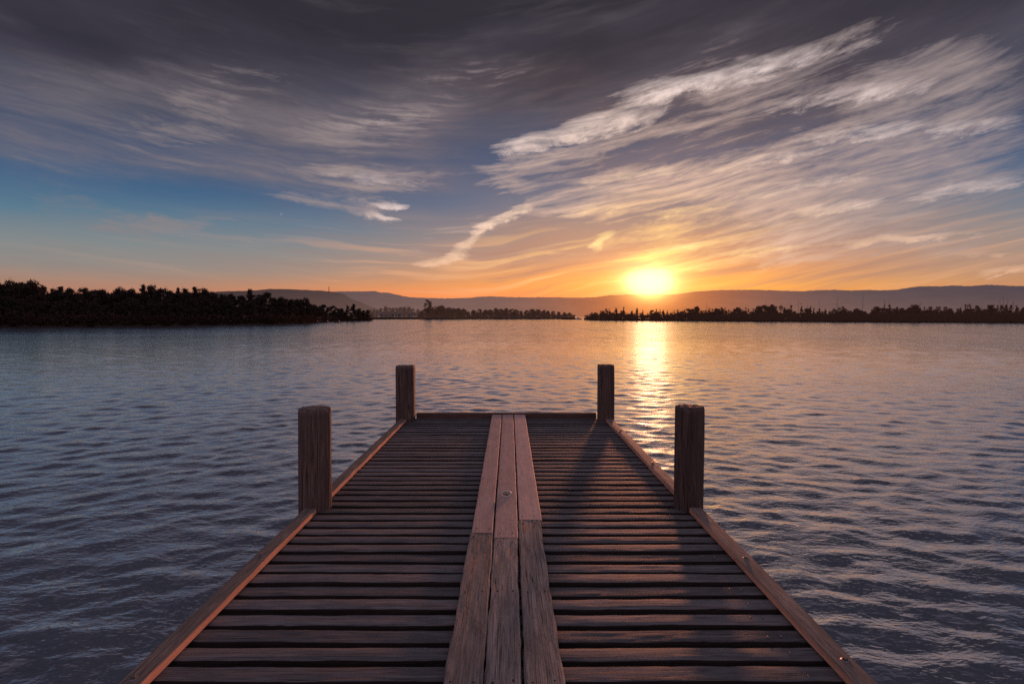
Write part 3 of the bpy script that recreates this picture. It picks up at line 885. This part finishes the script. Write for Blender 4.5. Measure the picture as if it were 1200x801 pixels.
LPROF = [(-60, 326), (0, 328), (22, 329), (35, 327), (45, 330), (55, 338), (66, 334), (82, 334), (90, 340), (105, 336), (120, 336), (128, 342), (146, 335), (158, 340), (174, 332),
         (186, 334), (193, 333), (202, 340), (216, 337), (232, 336), (248, 338), (258, 341), (270, 340), (284, 344), (296, 342), (312, 343), (330, 347), (345, 349), (358, 350),
         (368, 354), (378, 357), (392, 359), (405, 358), (420, 359), (430, 362)]
GL = 'trees of the wood on the left shore'
LL = 'dark broadleaf tree in the dense wood along the left shore'
random.seed(21)
z_b = WATER + .8
x = -46.0
while x < 432:                                            # canopy row that makes the skyline
    D = dist_at(LEFT, x) + random.uniform(14, 22)
    y = interp(LPROF, x) + random.uniform(-2.6, 4.0)
    h = top_to_h(y, D, z_b)
    sl = random.random() < .22
    place_tree('broadleaf_tree', 'slim' if sl else 'round', random.randrange(7), M_leaf, 'd', x, D, h * (1.10 if sl else 1.02), random.uniform(.8, 1.05) if x < 320 else random.uniform(1.1, 1.4), z_b, LL, 'tree', GL)
    x += random.uniform(.17, .26) * (382 - interp(LPROF, x)) + 1.0
x = -40.0
while x < 430:                                            # lower front row
    D = dist_at(LEFT, x) + random.uniform(5, 9)
    h = top_to_h(interp(LPROF, x), D, z_b) * random.uniform(.5, .8)
    place_tree('broadleaf_tree', 'round', random.randrange(7), M_leaf, 'd', x, D, h, random.uniform(.95, 1.3), z_b, LL, 'tree', GL)
    x += random.uniform(.24, .34) * (382 - interp(LPROF, x)) + 1.0
x = -44.0
while x < 426:                                            # filler behind
    D = dist_at(LEFT, x) + random.uniform(26, 34)
    h = top_to_h(interp(LPROF, x) + random.uniform(3, 8), D, z_b)
    place_tree('broadleaf_tree', 'round', random.randrange(7), M_leaf, 'd', x, D, h, random.uniform(.95, 1.2), z_b, LL, 'tree', GL)
    x += random.uniform(12, 16)

GM = 'trees on the low strip across the lake'
LM = 'rounded dark tree on the low wooded strip across the lake, left of the sun'
MPROF = [(494, 363), (500, 360), (510, 358), (520, 357.5), (530, 361), (540, 360), (548, 364), (556, 362), (565, 361), (572, 363), (580, 361), (600, 361.5), (610, 363), (625, 362), (640, 363.5), (655, 365), (665, 365), (672, 366)]
z_m = WATER + 1.0
x = 494.0
while x < 672:
    D = dist_at(MID, x) + random.uniform(15, 30)
    h = top_to_h(interp(MPROF, x) + random.uniform(-.6, .8), D, z_m)
    place_tree('broadleaf_tree', 'round', random.randrange(7), M_leaf_mid, 'm', x, D, h * 1.03, random.uniform(1.25, 1.7), z_m, LM, 'tree', GM)
    x += random.uniform(5, 7)
x = 494.0
while x < 670:
    D = dist_at(MID, x) + random.uniform(8, 13)
    h = top_to_h(interp(MPROF, x) + random.uniform(2, 5), D, z_m)
    place_tree('broadleaf_tree', 'round', random.randrange(7), M_leaf_mid, 'm', x, D, h, random.uniform(1.3, 1.8), z_m, LM, 'tree', GM)
    x += random.uniform(7, 10)
D = dist_at(MID, 502) + 20
place_tree('pine_tree', 'pine', 0, M_leaf_mid, 'm', 500.5, D, top_to_h(350.2, D, z_m), .95, z_m, 'tall open-crowned pine standing above the strip across the lake', 'tree').rotation_euler = (0, 0, .3)
GH = 'hazy trees around the far houses'
HPROF = [(432, 362), (440, 359), (452, 357.5), (462, 360), (472, 358), (478, 357), (486, 360), (494, 362)]
x = 428.0
while x < 496:
    D = 690 + random.uniform(0, 60)
    h = top_to_h(interp(HPROF, x) + random.uniform(-1, 3.5), D, z_m)
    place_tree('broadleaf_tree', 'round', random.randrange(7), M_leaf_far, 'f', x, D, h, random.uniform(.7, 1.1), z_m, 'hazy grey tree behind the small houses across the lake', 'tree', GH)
    x += random.uniform(4, 6)

for px_ in (450.6, 457, 464, 473, 476.5, 486, 490, 437, 441):
    D = random.uniform(596, 615)
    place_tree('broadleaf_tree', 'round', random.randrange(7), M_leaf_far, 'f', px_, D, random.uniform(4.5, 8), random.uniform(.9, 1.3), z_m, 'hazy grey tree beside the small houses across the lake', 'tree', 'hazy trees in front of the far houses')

GR = 'small trees along the right bank'
LR = 'small dark tree on the low bank under and right of the sun'
RPROF = [(684, 372), (690, 367), (697, 363), (705, 360.5), (716, 361), (730, 359.5), (738, 362), (750, 361), (760, 363), (772, 362), (785, 363), (800, 361), (815, 360), (830, 361.5), (838, 358.5), (850, 360), (860, 361), (870, 359), (880, 361),
         (892, 358), (905, 357), (912, 360), (922, 358), (930, 361), (942, 357), (955, 360), (970, 361), (980, 359), (990, 355.5), (1000, 359), (1015, 360), (1030, 359), (1050, 357), (1060, 359), (1070, 358), (1080, 357), (1095, 360),
         (1115, 358), (1130, 360), (1150, 356), (1160, 358), (1175, 355), (1185, 357), (1200, 357), (1240, 355)]
z_r = WATER + .5
x = 688.0
while x < 1236:
    D = dist_at(RIGHT, x) + random.uniform(12, 24)
    cl = mnoise.noise(Vector((x * .06, 3.3, 0)))
    y = interp(RPROF, x) + random.uniform(-1.6, 2.6) - cl * 3.0
    h = top_to_h(y, D, z_r)
    kd = random.choices(('slim', 'scrub', 'round'), (.36, .36, .28))[0]
    wd = {'slim': random.uniform(.65, 1.0), 'scrub': random.uniform(.75, 1.1), 'round': random.uniform(1.0, 1.5)}[kd]
    place_tree('small_tree', kd, random.randrange(6), M_leaf_right, 'r', x, D, h, wd, z_r, LR, 'tree', GR)
    x += random.uniform(3.5, 9.5)
x = 689.0
while x < 1236:
    D = dist_at(RIGHT, x) + random.uniform(5, 11)
    h = top_to_h(interp(RPROF, x), D, z_r) * random.uniform(.5, .82)
    place_tree('small_tree', 'scrub', random.randrange(6), M_leaf_right, 'r', x, D, h, random.uniform(1.3, 2.0), z_r, LR, 'tree', GR)
    x += random.uniform(7, 12)

# dead trunks standing out of the right bank
def snag(px, ytop, label, group=None, wide=1.0):
    D = dist_at(RIGHT, px) + random.uniform(10, 18)
    h = top_to_h(ytop, D, z_r)
    r = empty('dead_tree', ((px - VX) / F * D, D, z_r)); tag(r, label, 'dead tree', group)
    mb = MB(); p = Vector((0, 0, -.2)); n = 6
    lx = random.uniform(-.12, .12)
    pts = [p]
    for q in range(n):
        nx = Vector((lx * (q + 1) / n + random.uniform(-.06, .06), random.uniform(-.06, .06), h * (q + 1) / n))
        mb.tube(p, nx, (.085 - .011 * q) * wide, (.085 - .011 * (q + 1)) * wide, 6); p = nx; pts.append(nx)
    mb.build('trunk', M_bark, r)
    for _ in range(random.randrange(2, 5)):
        b = MB(); k = random.randrange(3, n)
        s = pts[k]; a = random.choice((-1, 1)) * random.uniform(.3, 1.0)
        m1 = s + Vector((a * .6, random.uniform(-.3, .3), random.uniform(.3, .7))); m2 = m1 + Vector((a * .4, 0, random.uniform(.4, .8)))
        b.tube(s, m1, .05, .035, 5); b.tube(m1, m2, .035, .015, 5)
        b.build('branch', M_bark, r)
for px, yt in ((898, 352), (936, 351), (939, 353), (946, 354), (950, 353.5), (960, 352), (828, 353), (981, 348), (986, 353), (1036, 350), (1042, 352), (1078, 353), (1172, 350), (1176, 346), (1181, 349), (1188, 352), (915, 355), (926, 354)):
    snag(px, yt, 'bare thin dead tree standing above the right bank', 'dead trees on the right bank')
snag(1011, 343.5, 'tallest bare straight dead trunk on the right bank, beside a bushy round tree', None, 1.2)

# undergrowth strips along the waterlines
def undergrowth(tab, x0, x1, n, hmax, dmax, s, mat, z):
    mb = MB()
    for _ in range(n):
        px = random.uniform(x0, x1)
        D = dist_at(tab, px) + .6 + random.random() ** 1.5 * dmax
        cl = .5 + .5 * mnoise.noise(Vector((px * .22, D * .12, 1)))
        hh = random.random() ** 1.3 * hmax * (.35 + cl)
        leaf_card(mb, Vector(((px - VX) / F * D, D, z + hh)), s * random.uniform(.6, 1.4))
    o = mb.build('undergrowth', mat)
    tag(o, kind='stuff')
    return o
random.seed(5)
tag(undergrowth(LEFT, -200, 437, 26000, 3.4, 9, .30, M_reed, WATER + .2), 'brownish undergrowth along the foot of the left wood', 'undergrowth', None, 'stuff')
tag(undergrowth(MID, 490, 674, 8000, 4.5, 14, .55, M_leaf_mid, WATER + .2), 'dark low scrub at the foot of the strip across the lake', 'undergrowth', None, 'stuff')
tag(undergrowth(RIGHT, 685, 1380, 34000, 4.2, 10, .36, M_leaf_right, WATER + .1), 'dark low scrub and reeds along the right bank', 'undergrowth', None, 'stuff')

# ------------------------------------------------------------------ small far things
def plain_mat(name, c, rough=.7, vary=.25, sc=2.0):
    m, g, out = new_mat(name)
    co = g.new('ShaderNodeTexCoord').outputs['Object']
    n = g.noise(co, sc, 4.0, .6)
    b = g.new('ShaderNodeBsdfPrincipled')
    g.put(b.inputs['Base Color'], g.mix(g.ss(n, .3, .7, 0.0, vary), c, tuple(v * .55 for v in c[:3]) + (1,)))
    b.inputs['Roughness'].default_value = rough
    g.nt.links.new(b.outputs[0], out.inputs[0])
    return m
M_wall = plain_mat('painted_wall', C(.62, .54, .50))
M_roof = plain_mat('roof_sheet', C(.22, .19, .18))
M_glass = plain_mat('window_glass', C(.03, .03, .04), .1)
M_dark = plain_mat('dark_timber', C(.03, .025, .022))
M_white = plain_mat('white_paint', C(.8, .78, .76))

def house(px, D, w, dp, hh, rise, rz, label, zup=0.0):
    r = empty('house', ((px - VX) / F * D, D, WATER + 2.4 + zup)); r.rotation_euler = (0, 0, rz)
    tag(r, label, 'house', 'small houses across the lake')
    mb = MB(); mb.box(-w / 2, w / 2, -dp / 2, dp / 2, -2.2, hh)
    mb.add([(-w / 2, -dp / 2, hh), (-w / 2, dp / 2, hh), (-w / 2, 0, hh + rise)], [(0, 2, 1)]); mb.add([(w / 2, -dp / 2, hh), (w / 2, dp / 2, hh), (w / 2, 0, hh + rise)], [(0, 1, 2)])
    mb.build('wall', M_wall, r)
    mb = MB(); e = .5; sl = rise / (dp / 2)
    for s in (-1, 1):
        a = [(-w / 2 - e, s * (dp / 2 + e), hh - e * sl + .1), (w / 2 + e, s * (dp / 2 + e), hh - e * sl + .1), (w / 2 + e, 0, hh + rise + .1), (-w / 2 - e, 0, hh + rise + .1)]
        b = [(x_, y_, z_ + .18) for x_, y_, z_ in a]
        mb.add(a + b, [(0, 1, 2, 3), (7, 6, 5, 4), (0, 4, 5, 1), (1, 5, 6, 2), (3, 7, 4, 0), (2, 6, 7, 3)])
    mb.build('roof', M_roof, r)
    for wx in (-.28, .28):
        mb = MB(); mb.box(wx * w - .45, wx * w + .45, -dp / 2 - .06, -dp / 2 + .1, hh * .35, hh * .78); mb.build('window', M_glass, r)
    mb = MB(); mb.box(-.5, .5, -dp / 2 - .05, -dp / 2 + .1, 0, 2.1); mb.build('door', M_dark, r)
house(447.5, 640, 4.6, 5, 2.2, 1.5, .3, 'leftmost small pale house among hazy trees across the lake')
house(453.8, 632, 3.8, 5, 2.2, 1.4, -.2, 'small pale house second from the left across the lake')
house(460, 645, 4.4, 5, 2.4, 1.5, .1, 'small pale house in the middle of the row across the lake')
house(467.5, 630, 5.6, 6, 2.5, 1.7, .25, 'small pale house second from the right across the lake, widest of the row')
house(480.5, 640, 3.6, 4.5, 2.2, 1.3, -.3, 'rightmost small pale house across the lake, set apart from the others')

# mast on the left hill
D = 2060; mx = (385.5 - VX) / F * D
zb = (VY - 342.5) / F * D + EYE; zt = (VY - 335.5) / F * D + EYE
mast = empty('radio_mast', (mx, D, zb)); tag(mast, 'thin radio mast on the crest of the hill behind the left shore', 'mast')
mb = MB(); H_ = zt - zb
for a in range(3):
    t = 2 * PI * a / 3
    mb.tube((1.6 * math.cos(t), 1.6 * math.sin(t), -4), (.5 * math.cos(t), .5 * math.sin(t), H_), .55, .45, 5)
for q in range(6):
    z = H_ * (q + .5) / 6
    mb.tube((-1.1, 0, z), (1.1, 0, z), .25, .25, 4)
mb.build('lattice', M_dark, mast)
mb = MB(); mb.tube((0, 0, H_ * .98), (0, 0, H_ * 1.1), .3, .15, 5); mb.build('antenna', M_dark, mast)

# three little landing stages off the end of the left wood
def landing(px0, px1, py, label):
    D = HW * F / (py - VY)
    xa, xb = (px0 - VX) / F * D, (px1 - VX) / F * D
    r = empty('landing_stage', ((xa + xb) / 2, D, WATER)); tag(r, label, 'landing stage')
    hw_ = (xb - xa) / 2
    mb = MB()
    mb.box(-hw_, hw_, -.6, .6, .48, .88)
    mb.build('platform', M_dark, r)
    for sx in (-.9, .9):
        for yy in (-.5, .5):
            mb = MB(); mb.tube((sx * .72 * hw_, yy, -1), (sx * .72 * hw_, yy, 1.0 + .25 * (sx > 0)), .24, .22, 8); mb.build('pile', M_dark, r)
landing(369.5, 371.8, 378.0, 'dark small landing stage closest to the end of the left wood')
landing(378.4, 384.2, 377.9, 'dark small landing stage in the middle of three beyond the left wood')
landing(392.3, 397.4, 377.9, 'dark small landing stage farthest right of the three beyond the left wood')

# low timber breakwater where the far strip ends
D = HW * F / (374.3 - VY)
bw = empty('breakwater', ((669 - VX) / F * D, D, WATER)); tag(bw, 'low dark breakwater at the right tip of the strip across the lake', 'breakwater')
L_ = 22 / F * D / 2
mb = MB(); mb.box(-L_, L_, -1, 1, -.5, .75); mb.build('wall', M_dark, bw)
for q in range(7):
    mb = MB(); xq = -L_ + 2 * L_ * q / 6
    mb.tube((xq, -1.2, -1), (xq, -1.2, 1.2 + .3 * (q % 2)), .25, .22, 8); mb.build('pile', M_dark, bw)
# small white boat moored at its end
bt = empty('boat', ((678 - VX) / F * (D - 6), D - 6, WATER)); tag(bt, 'tiny white boat moored by the breakwater across the lake', 'boat')
mb = MB(); n = 10; vs = []
for z, sc in ((-.1, .75), (.9, 1.0)):
    for i in range(n):
        t = 2 * PI * i / n
        vs.append((2.6 * sc * math.cos(t) * (1 if math.cos(t) < 0 else 1.15), .95 * sc * math.sin(t) * (1 - .3 * max(0, math.cos(t))), z))
mb.add(vs, [(i, (i + 1) % n, n + (i + 1) % n, n + i) for i in range(n)] + [tuple(range(n, 2 * n))])
mb.build('hull', M_white, bt)
mb = MB(); mb.box(-1.2, .6, -.6, .6, .9, 1.7); mb.build('cabin', M_white, bt)

# crescent moon
def moon():
    D = 8500
    a, e = azel(328.2, 250.2)
    R = 2.0 / F * D
    c = Vector((math.tan(a) * D, D, math.tan(e) / math.cos(a) * D + EYE))
    n = 24; vs = []
    for i in range(n + 1):
        t = -PI / 2 + PI * i / n
        vs.append((R * math.cos(t), R * math.sin(t)))
    for i in range(n + 1):
        t = -PI / 2 + PI * i / n
        vs.append((R * .55 * math.cos(t), R * math.sin(t)))
    rot = -.55
    pts = [(c.x + x_ * math.cos(rot) - y_ * math.sin(rot), c.y, c.z + x_ * math.sin(rot) + y_ * math.cos(rot)) for x_, y_ in vs]
    fs = [(i, i + 1, n + 2 + i, n + 1 + i) for i in range(n)]
    m, g, out = new_mat('moonlight')
    em = g.new('ShaderNodeEmission')
    nn = g.noise(g.new('ShaderNodeTexCoord').outputs['Generated'], 4.0, 3.0, .6)
    g.put(em.inputs[0], g.mix(nn, lin(190, 196, 214), lin(224, 226, 236))); em.inputs[1].default_value = .45
    g.nt.links.new(em.outputs[0], out.inputs[0]); m.cycles.emission_sampling = 'NONE'
    o = mesh_obj('moon', pts, fs, m)
    tag(o, 'tiny pale crescent moon in the blue gap of sky above the left shore', 'moon')
moon()

# ------------------------------------------------------------------ SUN
ld = bpy.data.lights.new('sun', 'SUN'); ld.energy = 2.2; ld.angle = math.radians(3.0); ld.color = (1.0, 0.34, 0.17)
lo = bpy.data.objects.new('sun', ld); col.objects.link(lo)
LAMP = Vector((SUN.x, SUN.y, math.hypot(SUN.x, SUN.y) * math.tan(math.radians(3.0)))).normalized()   # its centre is just clearing the ridge
lo.rotation_euler = (-LAMP).to_track_quat('-Z', 'Y').to_euler()

# ------------------------------------------------------------------ CAMERA
cd = bpy.data.cameras.new('camera'); cd.sensor_fit = 'HORIZONTAL'; cd.sensor_width = 36.0
cd.lens = 36.0 * F / 1200.0
cd.shift_x = (600 - VX) / 1200.0
cd.shift_y = -(400.5 - VY) / 1200.0
cd.clip_start = 0.05; cd.clip_end = 30000
cam = bpy.data.objects.new('camera', cd); col.objects.link(cam)
cam.location = (0, 0, EYE); cam.rotation_euler = (math.radians(90), 0, 0)
scene.camera = cam

scene.view_settings.view_transform = 'Standard'
scene.view_settings.look = 'None'
scene.view_settings.exposure = 0
scene.render.engine = 'CYCLES'
cy = scene.cycles
cy.use_denoising = False
cy.max_bounces = 6; cy.diffuse_bounces = 3; cy.glossy_bounces = 3; cy.transmission_bounces = 2; cy.transparent_max_bounces = 4
cy.sample_clamp_direct = 1.6; cy.sample_clamp_indirect = 4.0
cy.caustics_reflective = False; cy.caustics_refractive = False
